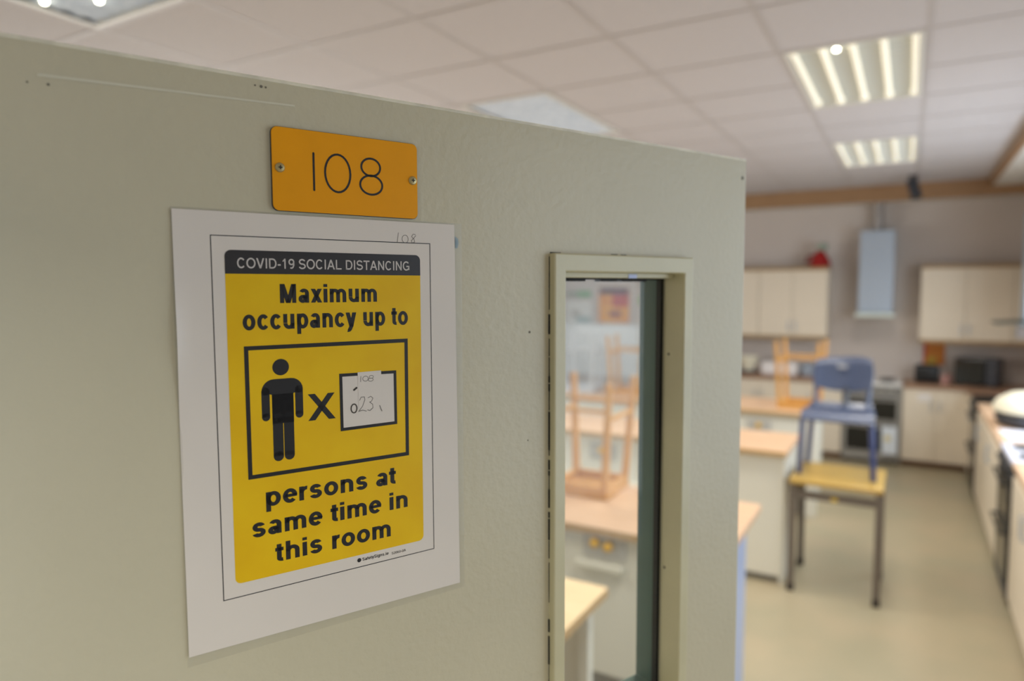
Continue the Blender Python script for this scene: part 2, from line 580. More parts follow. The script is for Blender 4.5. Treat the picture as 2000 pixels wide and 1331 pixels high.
def ribbon(mb, pts, w, z, closed=False, round_cap=True):
    """flat stroke of width w along pts (2D) at height z"""
    n = len(pts)
    L, R = [], []
    for i in range(n):
        p = Vector(pts[i])
        a = Vector(pts[(i - 1) % n]) if (closed or i > 0) else None
        b = Vector(pts[(i + 1) % n]) if (closed or i < n - 1) else None
        t = Vector((0, 0))
        if a is not None:
            t += (p - a).normalized()
        if b is not None:
            t += (b - p).normalized()
        t.normalize()
        nv = Vector((-t.y, t.x)) * (w / 2)
        if a is not None and b is not None:
            nv /= max(.35, t.dot((b - p).normalized()))
        L.append(mb.bm.verts.new((p.x + nv.x, p.y + nv.y, z)))
        R.append(mb.bm.verts.new((p.x - nv.x, p.y - nv.y, z)))
    m = n if closed else n - 1
    for i in range(m):
        j = (i + 1) % n
        mb.bm.faces.new((L[i], R[i], R[j], L[j]))
    if round_cap and not closed:
        for c in (pts[0], pts[-1]):
            disc(mb, c[0], c[1], w / 2, z)
    return mb


def disc(mb, x, y, r, z, n=20, ry=None):
    ry = ry or r
    mb.bm.faces.new([mb.bm.verts.new((x + r * math.cos(2 * PI * k / n), y + ry * math.sin(2 * PI * k / n), z)) for k in range(n)])


def ell(cx, cy, rx, ry, a0=0, a1=360, n=28):
    return [(cx + rx * math.cos(math.radians(a0 + (a1 - a0) * k / n)), cy + ry * math.sin(math.radians(a0 + (a1 - a0) * k / n))) for k in range(n + 1)]


ZP = .00295
num = MB()
sw = .0015
ribbon(num, [(.0925, .0442), (.0925, .0186)], sw, ZP)
ribbon(num, ell(.1102, .0318, .0095, .0134)[:-1], sw, ZP, True)
ribbon(num, ell(.1358, .0386, .0075, .0064)[:-1], sw, ZP, True)
ribbon(num, ell(.1360, .0256, .0088, .0070)[:-1], sw, ZP, True)
num.build('digits', M_ink, plate)
for sx, sy in ((.0687, .0320), (.1702, .0319)):
    s = MB().lathe([(.0033, .0027), (.0033, .0034), (.0027, .0041), (.0012, .0044)], (sx, sy, 0), 24).build('screw', M_screw, plate, True)
    c = MB()
    c.box(sx - .0014, sx + .0014, sy - .0004, sy + .0004, .0043, .00455)
    c.box(sx - .0004, sx + .0004, sy - .0014, sy + .0014, .0043, .00455)
    c.build('screw_slot', M_ink, s)

# ---- laminated notice
note = thing('laminated_notice', 'white laminated notice with yellow occupancy sign on the door below the number plate', 'notice', (0, 0, 0))
note.matrix_world = DM


def sheet(x0, x1, y0, y1, z, nx, ny, wob, corners=None):
    m = MB()
    g = []
    for j in range(ny + 1):
        row = []
        for i in range(nx + 1):
            u, v = i / nx, j / ny
            if corners:
                p = (Vector(corners[0]) * (1 - u) * (1 - v) + Vector(corners[1]) * u * (1 - v) + Vector(corners[2]) * u * v + Vector(corners[3]) * (1 - u) * v)
                X, Y = p.x, p.y
            else:
                X, Y = x0 + (x1 - x0) * u, y1 + (y0 - y1) * v
            row.append(m.bm.verts.new((X, Y, z + wob(u, v))))
        g.append(row)
    for j in range(ny):
        for i in range(nx):
            m.bm.faces.new((g[j][i], g[j][i + 1], g[j + 1][i + 1], g[j + 1][i]))
    return m


def wob(u, v):                              # the left edge stands a little off the door
    return .0022 * math.exp(-((v - .28) / .10) ** 2) * math.exp(-u * 60) + .0004 * math.sin(v * 9) * math.exp(-u * 60)


ZS = .0012
sheet(0, 0, 0, 0, ZS, 40, 50, wob, [(0, 0), (.2082, .0002), (.2105, -.2990), (0, -.2970)]).build('paper', M_paper, note, True)
pw = frame_mesh(-.0008, .2152, -.3040, .0014, .0012, .2065, -.2955, -.0016, .0003, .0009, 0)
Z1, Z2, Z3, Z4 = ZS + .00012, ZS + .0002, ZS + .00028, ZS + .00034
ln = MB()
ribbon(ln, [(.0227, -.0159), (.1855, -.0159), (.1860, -.2640), (.0230, -.2640)], .0006, Z1, True)
ln.build('border_line', M_ink, note)
yb = MB().poly(rrect(.0310, .1766, -.2546, -.0252, .0042, Z1)).build('yellow_panel', M_yellow, note)
hd = MB()
h = rrect(.0310, .1766, -.0411, -.0252, .0042, Z2)
hp = [p for p in h if p[1] > -.0330] + [(.0310, -.0411, Z2), (.1766, -.0411, Z2)]
hd.poly(hp)
hd.build('header_band', M_header, note)


# stroke lettering, cap height 1.  L: straight bar, P: slanted bar with level ends, A: elliptical arc (centre line)
def glyphs(w, hh):
    X = .745
    q = w / 2
    k = hh / 2
    G = {}
    # lower case: (advance, strokes)
    nl, nr = .08 + q, .77 - q
    nc, nrx = (nl + nr) / 2, (nr - nl) / 2
    arch = lambda a, b: [('A', (a + b) / 2, X - .30, (b - a) / 2, .30 - k, 0, 180), ('L', b, 0, b, X - .30)]
    G['n'] = (.85, [('L', nl, 0, nl, X)] + arch(nl, nr))
    G['h'] = (.85, [('L', nl, 0, nl, 1)] + arch(nl, nr))
    ml, mm, mr = .08 + q, .62, 1.16 - q
    G['m'] = (1.24, [('L', ml, 0, ml, X)] + arch(ml, mm) + arch(mm, mr))
    G['u'] = (.85, [('L', nr, 0, nr, X), ('L', nl, .30, nl, X), ('A', nc, .30 - .01, nrx, .30 - k, 180, 360)])
    G['i'] = (.385, [('L', .19, 0, .19, X), ('L', .19, .84, .19, 1.0)])
    G['o'] = (.85, [('A', .425, X / 2, .375 - q, X / 2 + .012 - k, 0, 360)])
    G['c'] = (.77, [('A', .41, X / 2, .36 - q, X / 2 + .012 - k, 38, 322)])
    G['e'] = (.78, [('A', .405, X / 2, .36 - q, X / 2 + .012 - k, 0, 318), ('B', .12, .745, .305, .305 + hh * .82)])
    G['p'] = (.85, [('L', nl, -.28, nl, X), ('A', .44, X / 2, .36 - q, X / 2 + .012 - k, 0, 360)])
    G['r'] = (.54, [('L', nl, 0, nl, X), ('A', nl + .27, X - .33, .27, .33 - k, 85, 180)])
    sc = X / 2
    r1 = (X / 2 + .012 - k) / 2
    G['s'] = (.77, [('A', .385, sc + r1, .30 - q, r1, 18, 270), ('A', .385, sc - r1, .32 - q, r1, 90, -162)])
    G['a'] = (.78, [('A', .31, .205, .25 - q * .9, .215 - k, 0, 360), ('L', .70 - q, 0, .70 - q, .52), ('A', .395, .50, .305 - q, .255 - k, 0, 155), ('B', .30, .62, .42 - hh, .42)])
    G['t'] = (.46, [('L', .215, .16, .215, .93), ('B', .02, .43, X - hh * .95, X), ('A', .215 + .17, .17, .17, .17 - k, 180, 275)])
    G['x'] = (.77, [('P', .02 + w * .6, .75 - w * .6, 0, X), ('P', .75 - w * .6, .02 + w * .6, 0, X)])
    G['y'] = (.77, [('P', .40, .75 - w * .55, .02, X), ('P', .40, .02 + w * .55, 0.0, X), ('P', .28, .42, -.18, .06), ('A', .18, -.13, .12, .15 - k, 255, 350)])
    G['f'] = (.46, [('L', .20, 0, .20, .8), ('B', .02, .42, X - hh, X), ('A', .37, .8, .17, .2 - k, 90, 180)])
    G['g'] = (.85, [('L', nr, -.05, nr, X), ('A', .42, X / 2, .35 - q, X / 2 - k, 0, 360), ('A', .42, -.04, .33 - q, .24 - k, 190, 360)])
    G['M'] = (1.16, [('L', .09 + q, 0, .09 + q, 1), ('L', 1.07 - q, 0, 1.07 - q, 1), ('P', .58, .09 + q * 1.2, 0, 1), ('P', .58, 1.07 - q * 1.2, 0, 1)])
    # capitals and figures
    G['C'] = (1.0, [('A', .5, .5, .44 - q, .515 - k, 40, 320)])
    G['O'] = (1.08, [('A', .54, .5, .49 - q, .515 - k, 0, 360)])
    G['V'] = (.93, [('P', .465, .03 + w * .55, 0, 1), ('P', .465, .90 - w * .55, 0, 1)])
    G['I'] = (.39, [('L', .195, 0, .195, 1)])
    G['D'] = (1.0, [('L', .10 + q, 0, .10 + q, 1), ('A', .50, .5, .43 - q, .5 - k, -90, 90), ('B', .10, .52, 0, hh), ('B', .10, .52, 1 - hh, 1)])
    G['-'] = (.46, [('B', .06, .40, .30, .30 + hh)])
    G['1'] = (.77, [('L', .42, 0, .42, 1), ('P', .20, .42, .72, .98)])
    r9 = .30
    G['9'] = (.77, [('A', .385, .68, .34 - q, .32 - k, 0, 360), ('A', .385, .50, .34 - q, .50 - k, -120, 20)])
    G['0'] = (.77, [('A', .385, .5, .34 - q, .51 - k, 0, 360)])
    G['6'] = (.77, [('A', .385, .32, .34 - q, .32 - k, 0, 360), ('A', .385, .50, .34 - q, .50 - k, 60, 200)])
    G['2'] = (.77, [('A', .385, .70, .31 - q, .30 - k, -40, 170), ('P', .10 + q, .62, 0, .58), ('B', .06, .70, 0, hh)])
    rr = (.515 - k) / 2
    G['S'] = (.93, [('A', .465, .5 + rr, .38 - q, rr, 18, 270), ('A', .465, .5 - rr, .41 - q, rr, 90, -165)])
    G['A'] = (1.0, [('P', .03 + w * .55, .5, 0, 1), ('P', .97 - w * .55, .5, 0, 1), ('B', .22, .78, .24, .24 + hh)])
    G['L'] = (.85, [('L', .10 + q, 0, .10 + q, 1), ('B', .10, .80, 0, hh)])
    G['T'] = (.85, [('L', .425, 0, .425, 1), ('B', .03, .82, 1 - hh, 1)])
    G['N'] = (1.0, [('L', .10 + q, 0, .10 + q, 1), ('L', .90 - q, 0, .90 - q, 1), ('P', .90 - q, .10 + q, 0, 1)])
    G['G'] = (1.08, [('A', .54, .5, .48 - q, .515 - k, 42, 325), ('L', .98 - q, .06, .98 - q, .52), ('B', .56, .98, .52 - hh, .52)])
    G['.'] = (.385, [('L', .19, 0, .19, .17)])
    G[' '] = (.39, [])
    return G


def lettering(text, x0, x1, yb, cap, z, w=.2, hh=.16, slope=0.0):
    G = glyphs(w, hh)
    tot = sum(G[c][0] for c in text)
    # trim side bearings so that ink spans x0..x1
    s = (x1 - x0) / (tot - .12)
    mb = MB()
    pen = x0 - .06 * s

    def put(pts):
        mb.bm.faces.new([mb.bm.verts.new((pen + p[0] * s, yb + p[1] * cap + slope * (pen + p[0] * s - x0), z)) for p in pts])
    for c in text:
        a, st = G[c]
        for t in st:
            if t[0] == 'L':
                xx, y0, _, y1 = t[1:]
                put([(xx - w / 2, y0), (xx + w / 2, y0), (xx + w / 2, y1), (xx - w / 2, y1)])
            elif t[0] == 'B':
                put([(t[1], t[3]), (t[2], t[3]), (t[2], t[4]), (t[1], t[4])])
            elif t[0] == 'P':
                xa, xb, y0, y1 = t[1:]
                ww = w * .56
                put([(xa - ww, y0), (xa + ww, y0), (xb + ww, y1), (xb - ww, y1)])
            else:
                cx, cy, rx, ry, a0, a1 = t[1:]
                n = max(6, int(abs(a1 - a0) / 10))
                for i in range(n):
                    q = []
                    for ang, sg in ((a0 + (a1 - a0) * i / n, 1), (a0 + (a1 - a0) * (i + 1) / n, 1), (a0 + (a1 - a0) * (i + 1) / n, -1), (a0 + (a1 - a0) * i / n, -1)):
                        r = math.radians(ang)
                        q.append((cx + (rx + sg * w / 2) * math.cos(r), cy + (ry + sg * hh / 2) * math.sin(r)))
                    put(q)
        pen += a * s
    return mb


lettering('COVID-19 SOCIAL DISTANCING', .0388, .1674, -.0373, .0070, Z3, .152, .145).build('header_lettering', M_white_ink, note)
lettering('Maximum', .0664, .1398, -.0612, .0133, Z2, .25, .185).build('lettering', M_ink, note)
lettering('occupancy up to', .0413, .1652, -.0794, .0141, Z2, .25, .185).build('lettering', M_ink, note)
lettering('persons at', .0528, .1525, -.2040, .0137, Z2, .235, .195).build('lettering', M_ink, note)
lettering('same time in', .0430, .1630, -.2245, .0137, Z2, .235, .195).build('lettering', M_ink, note)
lettering('this room', .0590, .1480, -.2453, .0137, Z2, .235, .195).build('lettering', M_ink, note)
fp = lettering('SafetySigns.ie', .1238, .1455, -.2597, .0024, Z2, .2, .16)
disc(fp, .1212, -.2586, .0016, Z2)
fp.build('small_print', M_ink, note)
lettering('S2060-0A', .1483, .1605, -.2604, .0019, Z2, .15, .13).build('small_print', M_ink, note)
# pictogram frame
bx = MB()
ribbon(bx, [(.0429, -.0918), (.1634, -.0918), (.1632, -.1817), (.0431, -.1814)], .0029, Z2, True)
bx.build('pictogram_frame', M_ink, note)
# person pictogram
pm = MB()
disc(pm, .0659, -.1061, .0058, Z2, 32)
pm.poly([(p[0], p[1], Z2) for p in rrect(.0522, .0812, -.1350, -.1143, .0085, 0)][0:14] + [(.0522, -.1230, Z2), (.0592, -.1252, Z2), (.0592, -.1460, Z2), (.0743, -.1460, Z2), (.0743, -.1252, Z2), (.0812, -.1230, Z2)])
for xa in (.0549, .0783):
    ribbon(pm, [(xa, -.1225), (xa, -.1406)], .0056, Z2)
for xa in (.0629, .0706):
    ribbon(pm, [(xa, -.1420), (xa, -.1692)], .0072, Z2)
pm.poly([(.0592, -.1250, Z2), (.0743, -.1250, Z2), (.0743, -.1455, Z2), (.0592, -.1455, Z2)])
pm.build('person_symbol', M_ink, note)
xm = MB()
for a, b in (((.0872, -.1466), (.1020, -.1275)), ((.0872, -.1272), (.1025, -.1468))):
    sg = 1
    xm.poly([(a[0] - .0026, a[1], Z2), (a[0] + .0026, a[1], Z2), (b[0] + .0026, b[1], Z2), (b[0] - .0026, b[1], Z2)])
xm.build('multiplication_sign', M_ink, note)
wb = MB().poly([(.1108, -.1160, Z2), (.1523, -.1166, Z2), (.1525, -.1548, Z2), (.1110, -.1550, Z2)]).build('number_box', M_paper, note)
b2 = MB()
ribbon(b2, [(.1096, -.1152), (.1534, -.1158), (.1536, -.1557), (.1098, -.1559)], .0023, Z3, True)
b2.build('number_box_frame', M_ink, note)
MB().poly([(.1228, -.1140, Z4), (.1418, -.1138, Z4), (.1425, -.1420, Z4), (.1232, -.1420, Z4)]).build('paper_patch', M_paper, note)
Z5 = Z4 + .00006
hw = MB()
pw_ = .00042
ribbon(hw, [(.1253, -.1172), (.1250, -.1212)], pw_, Z5)
ribbon(hw, ell(.1290, -.1192, .0022, .0019)[:-1], pw_, Z5, True)
ribbon(hw, ell(.1337, -.1182, .0017, .0011)[:-1], pw_, Z5, True)
ribbon(hw, ell(.1332, -.1203, .0020, .0012)[:-1], pw_, Z5, True)
ribbon(hw, [(.1240, -.1352), (.1252, -.1330), (.1278, -.1330), (.1282, -.1352), (.1262, -.1400), (.1232, -.1436), (.1262, -.1430), (.1292, -.1440)], .00048, Z5)
ribbon(hw, [(.1308, -.1340), (.1330, -.1330), (.1347, -.1346), (.1336, -.1368), (.1320, -.1374), (.1344, -.1392), (.1346, -.1420), (.1322, -.1440), (.1302, -.1432)], .00048, Z5)
ribbon(hw, [(.1402, -.1408), (.1412, -.1436), (.1420, -.1452)], .0006, Z5)
hw.build('handwriting', M_pencil, note)
hp2 = MB()
ribbon(hp2, ell(.1194, -.1410, .0023, .0033)[:-1], .0009, Z5, True)
ribbon(hp2, [(.1197, -.1270), (.1217, -.1256)], .0014, Z5)
hp2.build('pen_mark', M_pen, note)
pc = MB()
ribbon(pc, [(.1583, -.0085), (.1572, -.0158)], .0004, Z1)
ribbon(pc, ell(.1640, -.0130, .0026, .0030)[:-1], .0004, Z1, True)
ribbon(pc, [(.1728, -.0092), (.1708, -.0090), (.1696, -.0110), (.1716, -.0128), (.1722, -.0150), (.1700, -.0158), (.1692, -.0142), (.1714, -.0122), (.1732, -.0100)], .0004, Z1)
pc.build('pencil_number', M_pencil, note)
MB().poly([(.2088, -.0090, .0009), (.2118, -.0110, .0009), (.2124, -.0150, .0009), (.2112, -.0185, .0009), (.2090, -.0190, .0009)]).build('adhesive_tack', M_tape, note)
pw.build('laminate_pouch', M_pouch, note)


# ------------------------------------------------------------------ ceiling light fittings
def fixture(prismatic=False):
    t = thing('ceiling_light', '', 'ceiling light', (0, 0, CEIL), 0, 'prismatic ceiling fittings' if prismatic else 'striped fluorescent fittings in line')
    w, l = TX - .03, 2 * TY - .03
    fm = MB()
    f = frame_mesh(-w / 2, w / 2, -l / 2, l / 2, -w / 2 + .02, w / 2 - .02, -l / 2 + .02, l / 2 - .02, -.006, .02, .002)
    f.build('frame', M_traywhite, t)
    tr = MB()
    tr.box(-w / 2 + .01, w / 2 - .01, -l / 2 + .01, l / 2 - .01, .036, .045)
    tr.box(-w / 2 + .01, -w / 2 + .02, -l / 2 + .01, l / 2 - .01, .0, .045)
    tr.box(w / 2 - .02, w / 2 - .01, -l / 2 + .01, l / 2 - .01, .0, .045)
    tr.box(-w / 2 + .01, w / 2 - .01, -l / 2 + .01, -l / 2 + .02, .0, .045)
    tr.box(-w / 2 + .01, w / 2 - .01, l / 2 - .02, l / 2 - .01, .0, .045)
    tr.build('housing', M_reflector, t)
    if prismatic:
        dm = MB()
        nx, ny = 14, 30
        rnd = random.Random(3)
        P = [[(-w / 2 + .02 + (w - .04) * a / nx, -l / 2 + .02 + (l - .04) * b / ny, .004 + .010 * ((a + b) % 2) + rnd.uniform(0, .004)) for b in range(ny + 1)] for a in range(nx + 1)]
        V = [[dm.bm.verts.new(p) for p in r] for r in P]
        for a in range(nx):
            for b in range(ny):
                dm.bm.faces.new((V[a][b], V[a + 1][b], V[a + 1][b + 1]))
                dm.bm.faces.new((V[a][b], V[a + 1][b + 1], V[a][b + 1]))
        dm.build('diffuser', M_prism, t)
        return t
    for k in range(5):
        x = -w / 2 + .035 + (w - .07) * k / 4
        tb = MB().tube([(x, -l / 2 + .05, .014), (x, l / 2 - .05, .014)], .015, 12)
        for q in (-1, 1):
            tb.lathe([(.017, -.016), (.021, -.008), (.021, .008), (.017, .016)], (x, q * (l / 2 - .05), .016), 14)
        tb.build('tube', M_glowrail, t, True)  # bright reflector rail, made to glow itself
    lv = MB()
    for k in range(17):
        y = -l / 2 + .04 + (l - .08) * k / 16
        lv.box(-w / 2 + .02, w / 2 - .02, y - .001, y + .001, .018, .034)
    lv.build('louvre', M_louvre, t)
    return t


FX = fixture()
FP = fixture(True)
FL = ['louvred ceiling light nearest above the upturned blue chair aisle, larger of the two in line', 'further louvred ceiling light of the two in line, next to the brown beam',
      'pale prismatic ceiling light half hidden by the top edge of the door', 'pale prismatic ceiling light in the top left corner with bright glints', 'unseen striped ceiling light added above the doorway end of the aisle for extra light']
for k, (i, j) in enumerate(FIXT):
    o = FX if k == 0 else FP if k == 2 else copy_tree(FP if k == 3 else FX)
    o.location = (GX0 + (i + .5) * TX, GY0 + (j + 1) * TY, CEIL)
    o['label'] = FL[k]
for fx, pts in ((0, [(-.065, -.50)]), (3, [(-.21, .33), (-.02, .43)])):  # small glowing beads added as bright glints on two fittings
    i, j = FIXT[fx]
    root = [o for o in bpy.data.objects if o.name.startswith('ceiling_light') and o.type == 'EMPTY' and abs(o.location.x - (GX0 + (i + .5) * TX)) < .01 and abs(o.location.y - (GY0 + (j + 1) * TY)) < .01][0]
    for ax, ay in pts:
        MB().lathe([(.004, -.012), (.011, -.008), (.012, 0)], (ax, ay, .004), 14).build('added_glint', mat('glint_glow', (255, 255, 235), .4, emit=(255, 252, 225), estr=14), root, True)
FX['label'] = 'larger, nearer louvred ceiling light of the two in line towards the brown beam'


# ------------------------------------------------------------------ benches
def bench(name, label, x0, x1, y0, y1, h, taps, ledge=None, endmat=None, kick=.2, body_in=.05, end_in=.03, group='wood-topped work benches', column=False):
    t = thing(name, label, 'workbench', (0, 0, 0), 0, group)
    w = MB().box(x0, x1, y0, y1, h - .036, h, .004).build('worktop', M_top, t)
    MB().box(x0, x1 - .002, y0 - .002, y0 + .001, h - .035, h - .003, .0005).build('edge_strip', M_topedge, w)
    fy = y0 + body_in
    p = MB()
    p.box(x0 + .05, x1 - end_in - .02, fy, fy + .02, kick, h - .036)
    p.build('front_panel', M_panel, t)
    e = MB()
    if column:
        e.box(x1 - end_in - .10, x1 - end_in, fy - .02, fy + .10, 0, h - .036, .004)
        e.box(x1 - end_in - .05, x1 - end_in - .03, fy + .10, y1 - .06, .0, h - .036)
    else:
        e.box(x1 - end_in - .02, x1 - end_in, fy - .004, y1 - .06, 0, h - .036, .002)
    e.build('end_panel', endmat or M_panel, t)
    MB().box(x0 + .06, x1 - end_in - .021, y1 - .08, y1 - .06, 0.0, h - .036).build('back_panel', M_panel, t)
    MB().box(x0 + .06, x1 - end_in - .021, fy + .05, fy + .065, 0, kick).build('plinth', M_greypanel, t)
    for tx, tz, two in taps:
        s = MB().box(tx - .10, tx + .10, fy - .012, fy, tz - .055, tz + .06, .004).build('service_plate', mat('service_grey', (186, 184, 178), .5), t)
        for q in ((-.035, .028) if two else (0,)):
            MB().lathe([(.016, 0), (.022, .012), (.020, .03), (.008, .036)], (0, 0, 0), 16, Matrix.Translation((tx + q, fy - .012, tz + (.008 if q > 0 else .016))) @ Matrix.Rotation(PI / 2, 4, 'X')).build('gas_tap', M_ytap, s, True)
    if ledge:
        for lx0, lx1, lz in ledge:
            MB().box(lx0, lx1, fy - .05, fy, lz - .013, lz + .013, .004).build('ledge', mat('cream_ledge', (222, 219, 204), .45), t)
    return t


bench('workbench', 'nearest pale bench through the door pane, with two yellow gas taps', -3.2, -.578, 2.72, 3.40, .885, [(-1.125, .79, True)], [(-1.25, -1.03, .705)], M_endblue, end_in=.055)
bench('workbench', 'middle pale bench whose end meets the yellow-topped desk', -3.2, -.632, 4.58, 5.20, .885, [(-1.9, .73, False)], [(-2.6, -1.15, .52)], None, kick=.05, end_in=.018)
bench('workbench', 'far pale bench carrying an upturned stool beside the blue chair', -3.2, -.60, 6.10, 6.80, .885, [(-1.08, .73, False)], [(-2.9, -1.6, .60)], None, end_in=.015, column=True)
# lower table in the bottom corner of the pane
t = thing('side_table', 'low pale wood table at the bottom of the door pane', 'table', (0, 0, 0))
w = MB().box(-2.1, -.875, 1.42, 2.19, .845, .88, .004).build('tabletop', mat('pale_beech_top', (240, 214, 170), .4, rgb2=(232, 202, 156), scale=5, stretch=(1, 9, 9)), t)
MB().box(-.9, -.873, 1.42, 2.19, .846, .878, .002).build('edge_strip', M_topedge, w)
MB().box(-2.0, -.92, 2.12, 2.14, .12, .845).build('modesty_panel', M_panel, t)
for x, y in ((-.93, 2.12), (-.93, 1.5), (-2.04, 2.12), (-2.04, 1.5)):
    MB().box(x - .02, x + .02, y - .02, y + .02, 0, .845, .003).build('leg', M_panel, t)

# ------------------------------------------------------------------ upturned stools
BT = .885


def stool(name, label, loc, rz, m, s=.32, group='wooden stools upturned on the benches'):
    t = thing(name, label, 'stool', loc, rz, group)
    a = s / 2
    MB().box(-a, a, -a, a, 0, .022, .006).build('seat', m, t)
    fr_ = frame_mesh(-a + .008, a - .008, -a + .008, a - .008, -a + .034, a - .034, -a + .034, a - .034, .022, .058, .002)
    fr_.build('apron', m, t)
    H = .58
    top = a + .012
    bot = a - .022
    for sx in (-1, 1):
        for sy in (-1, 1):
            MB().bar((sx * bot, sy * bot, .02), (sx * top, sy * top, H), .034, .034, .028, .028).build('leg', m, t)

    def at(z):
        return bot + (top - bot) * (z - .02) / (H - .02)
    for z, ax in ((.44, 0), (.40, 1)):
        q = at(z)
        for sg in (-1, 1):
            if ax == 0:
                MB().bar((-q, sg * q, z), (q, sg * q, z), .026, .018, up=(0, 0, 1)).build('stretcher', m, t)
            else:
                MB().bar((sg * q, -q, z), (sg * q, q, z), .026, .018, up=(0, 0, 1)).build('stretcher', m, t)
    return t


st = stool('stool', 'upturned wooden stool on the nearest bench, seen large through the pane', (-1.40, 3.24, BT), 0, M_stool)
s2 = copy_tree(st)
s2.location = (-2.36, 6.42, BT)
s2.rotation_euler.z = .12
s2['label'] = 'upturned wooden stool on the far bench below the orange poster'
s3 = copy_tree(st)
s3.location = (-.79, 6.40, BT)
s3.rotation_euler.z = -.06
s3['label'] = 'upturned wooden stool on the bench end beside the blue chair'
stool('stool', 'pale grey upturned stool on the far bench at the left of the pane', (-2.86, 6.42, BT), .1, M_stoolg, group='upturned stools')

# ------------------------------------------------------------------ desk with chair on it
DH = .725
DXa, DXb, DYa, DYb = -.612, -.088, 4.55, 5.08
t = thing('desk', 'small yellow wood-topped desk with grey-brown legs in the aisle', 'desk', (0, 0, 0))
MB().box(DXa, DXb, DYa, DYb, DH - .03, DH, .006, 3).build('tabletop', M_desk, t)
for x in (DXa + .02, DXb - .02):
    for y in (DYa + .03, DYb - .03):
        lg = MB().box(x - .02, x + .02, y - .02, y + .02, .02, DH - .03, .003).build('leg', M_deskleg, t)
        MB().box(x - .0215, x + .0215, y - .0215, y + .0215, 0, .05, .004).build('foot_cap', M_foot, lg)
for y in (DYa + .03, DYb - .03):
    MB().box(DXa + .037, DXb - .037, y - .012, y + .012, .605, .655, .002).build('rail', M_deskleg, t)
for x in (DXa + .02, DXb - .02):
    MB().box(x - .012, x + .012, DYa + .047, DYb - .047, .605, .655, .002).build('rail', M_deskleg, t)
MB().box(-.37, -.335, DYa + .0165, DYa + .0178, .612, .632).build('warning_sticker', mat('sticker_yellow', (214, 178, 50), .5), t)

t = thing('plastic_chair', 'blue plastic school chair standing on the yellow desk', 'chair', (-.362, 4.86, DH + .002))


def grid_solid(fn, nu, nv, th):
    """sheet fn(u,v)->Vector with thickness th along its normals"""
    m = MB()
    P = [[fn(i / nu, j / nv) for j in range(nv + 1)] for i in range(nu + 1)]

    def nrm(i, j):
        a = P[min(i + 1, nu)][j] - P[max(i - 1, 0)][j]
        b = P[i][min(j + 1, nv)] - P[i][max(j - 1, 0)]
        return a.cross(b).normalized()
    A = [[m.bm.verts.new(P[i][j] + nrm(i, j) * th / 2) for j in range(nv + 1)] for i in range(nu + 1)]
    B = [[m.bm.verts.new(P[i][j] - nrm(i, j) * th / 2) for j in range(nv + 1)] for i in range(nu + 1)]
    for i in range(nu):
        for j in range(nv):
            m.bm.faces.new((A[i][j], A[i + 1][j], A[i + 1][j + 1], A[i][j + 1]))
            m.bm.faces.new((B[i][j], B[i][j + 1], B[i + 1][j + 1], B[i + 1][j]))
    ring = [(i, 0) for i in range(nu)] + [(nu, j) for j in range(nv)] + [(i, nv) for i in range(nu, 0, -1)] + [(0, j) for j in range(nv, 0, -1)]
    n = len(ring)
    for k in range(n):
        a, b = ring[k], ring[(k + 1) % n]
        m.bm.faces.new((A[a[0]][a[1]], B[a[0]][a[1]], B[b[0]][b[1]], A[b[0]][b[1]]))
    return m


SHH = .405


def seatfn(u, v):
    x = (u - .5) * 2
    y = -.205 + .39 * v
    hw = .212 - .030 * v ** 2 - .012 * max(0, (1 - v * 6)) ** 2
    z = SHH - .018 * (1 - x * x) * math.sin(PI * min(1, v * 1.05)) - .042 * max(0, 1 - v * 5) ** 2 + .02 * max(0, (v - .8) / .2) ** 2
    return Vector((x * hw, y, z))


def backfn(u, v):
    x = (u - .5) * 2
    z0, z1 = .530, .725
    hw = .172 + .010 * math.sin(PI * v) - .02 * (v - .85) ** 2 * (v > .85) * 40 * .1
    zlow = z0 - .028 * (1 - x * x)
    ztop = z1 - .018 * x ** 4 + .006 * math.sin(x * 2)
    z = zlow + (ztop - zlow) * v
    y = .175 + .055 * v + .035 * (1 - x * x) - .025 * max(0, (v - .85) / .15) ** 2 * -1
    return Vector((x * hw, y, z))


grid_solid(seatfn, 16, 14, .012).build('seat', M_blue, t, True)
bk = grid_solid(backfn, 16, 12, .012).build('backrest', M_blue, t, True)
MB().box(-.035, .025, .208, .2125, .655, .682, .002).build('hand_slot', mat('slot_pale', (150, 152, 156), .5), bk)
for sx in (-1, 1):
    sp = MB()
    sp.tube([(sx * .150, .150, .39), (sx * .158, .185, .45), (sx * .160, .205, .56)], .016, 10)
    sp.build('back_support', M_blue, t, True)
MB().tube([(0.02, .160, .40), (0.02, .205, .46), (0.02, .215, .53)], .020, 10).build('back_support', M_dark, t, True)
for sx in (-1, 1):
    MB().tube([(sx * .185, -.165, .385), (sx * .196, -.185, .36), (sx * .212, -.150, 0.004)], .017, 12).build('leg', M_bluemetal, t, True)
    MB().tube([(sx * .165, .12, .385), (sx * .175, .15, .36), (sx * .20, .185, 0.004)], .017, 12).build('leg', M_bluemetal, t, True)
    MB().tube([(sx * .185, -.165, .383), (sx * .165, .12, .383)], .0125, 12).build('seat_frame', M_bluemetal, t, True)
MB().tube([(-.185, -.165, .376), (.185, -.165, .376)], .010, 12).build('seat_frame', M_dark, t, True)

# ------------------------------------------------------------------ back wall kitchen run
YF = 8.44


def door_panel(parent, x0, x1, z0, z1, y, m, hx=None, hz=None, flip=-1):
    d = MB().box(x0 + .002, x1 - .002, y - .018, y, z0, z1, .002).build('cabinet_door', m, parent)
    if hx is not None:
        MB().tube([(hx, y - .019, hz), (hx, y - .040, hz), (hx, y - .040, hz + .11), (hx, y - .019, hz + .11)], .005, 8).build('handle', M_steel, d, True)
    return d


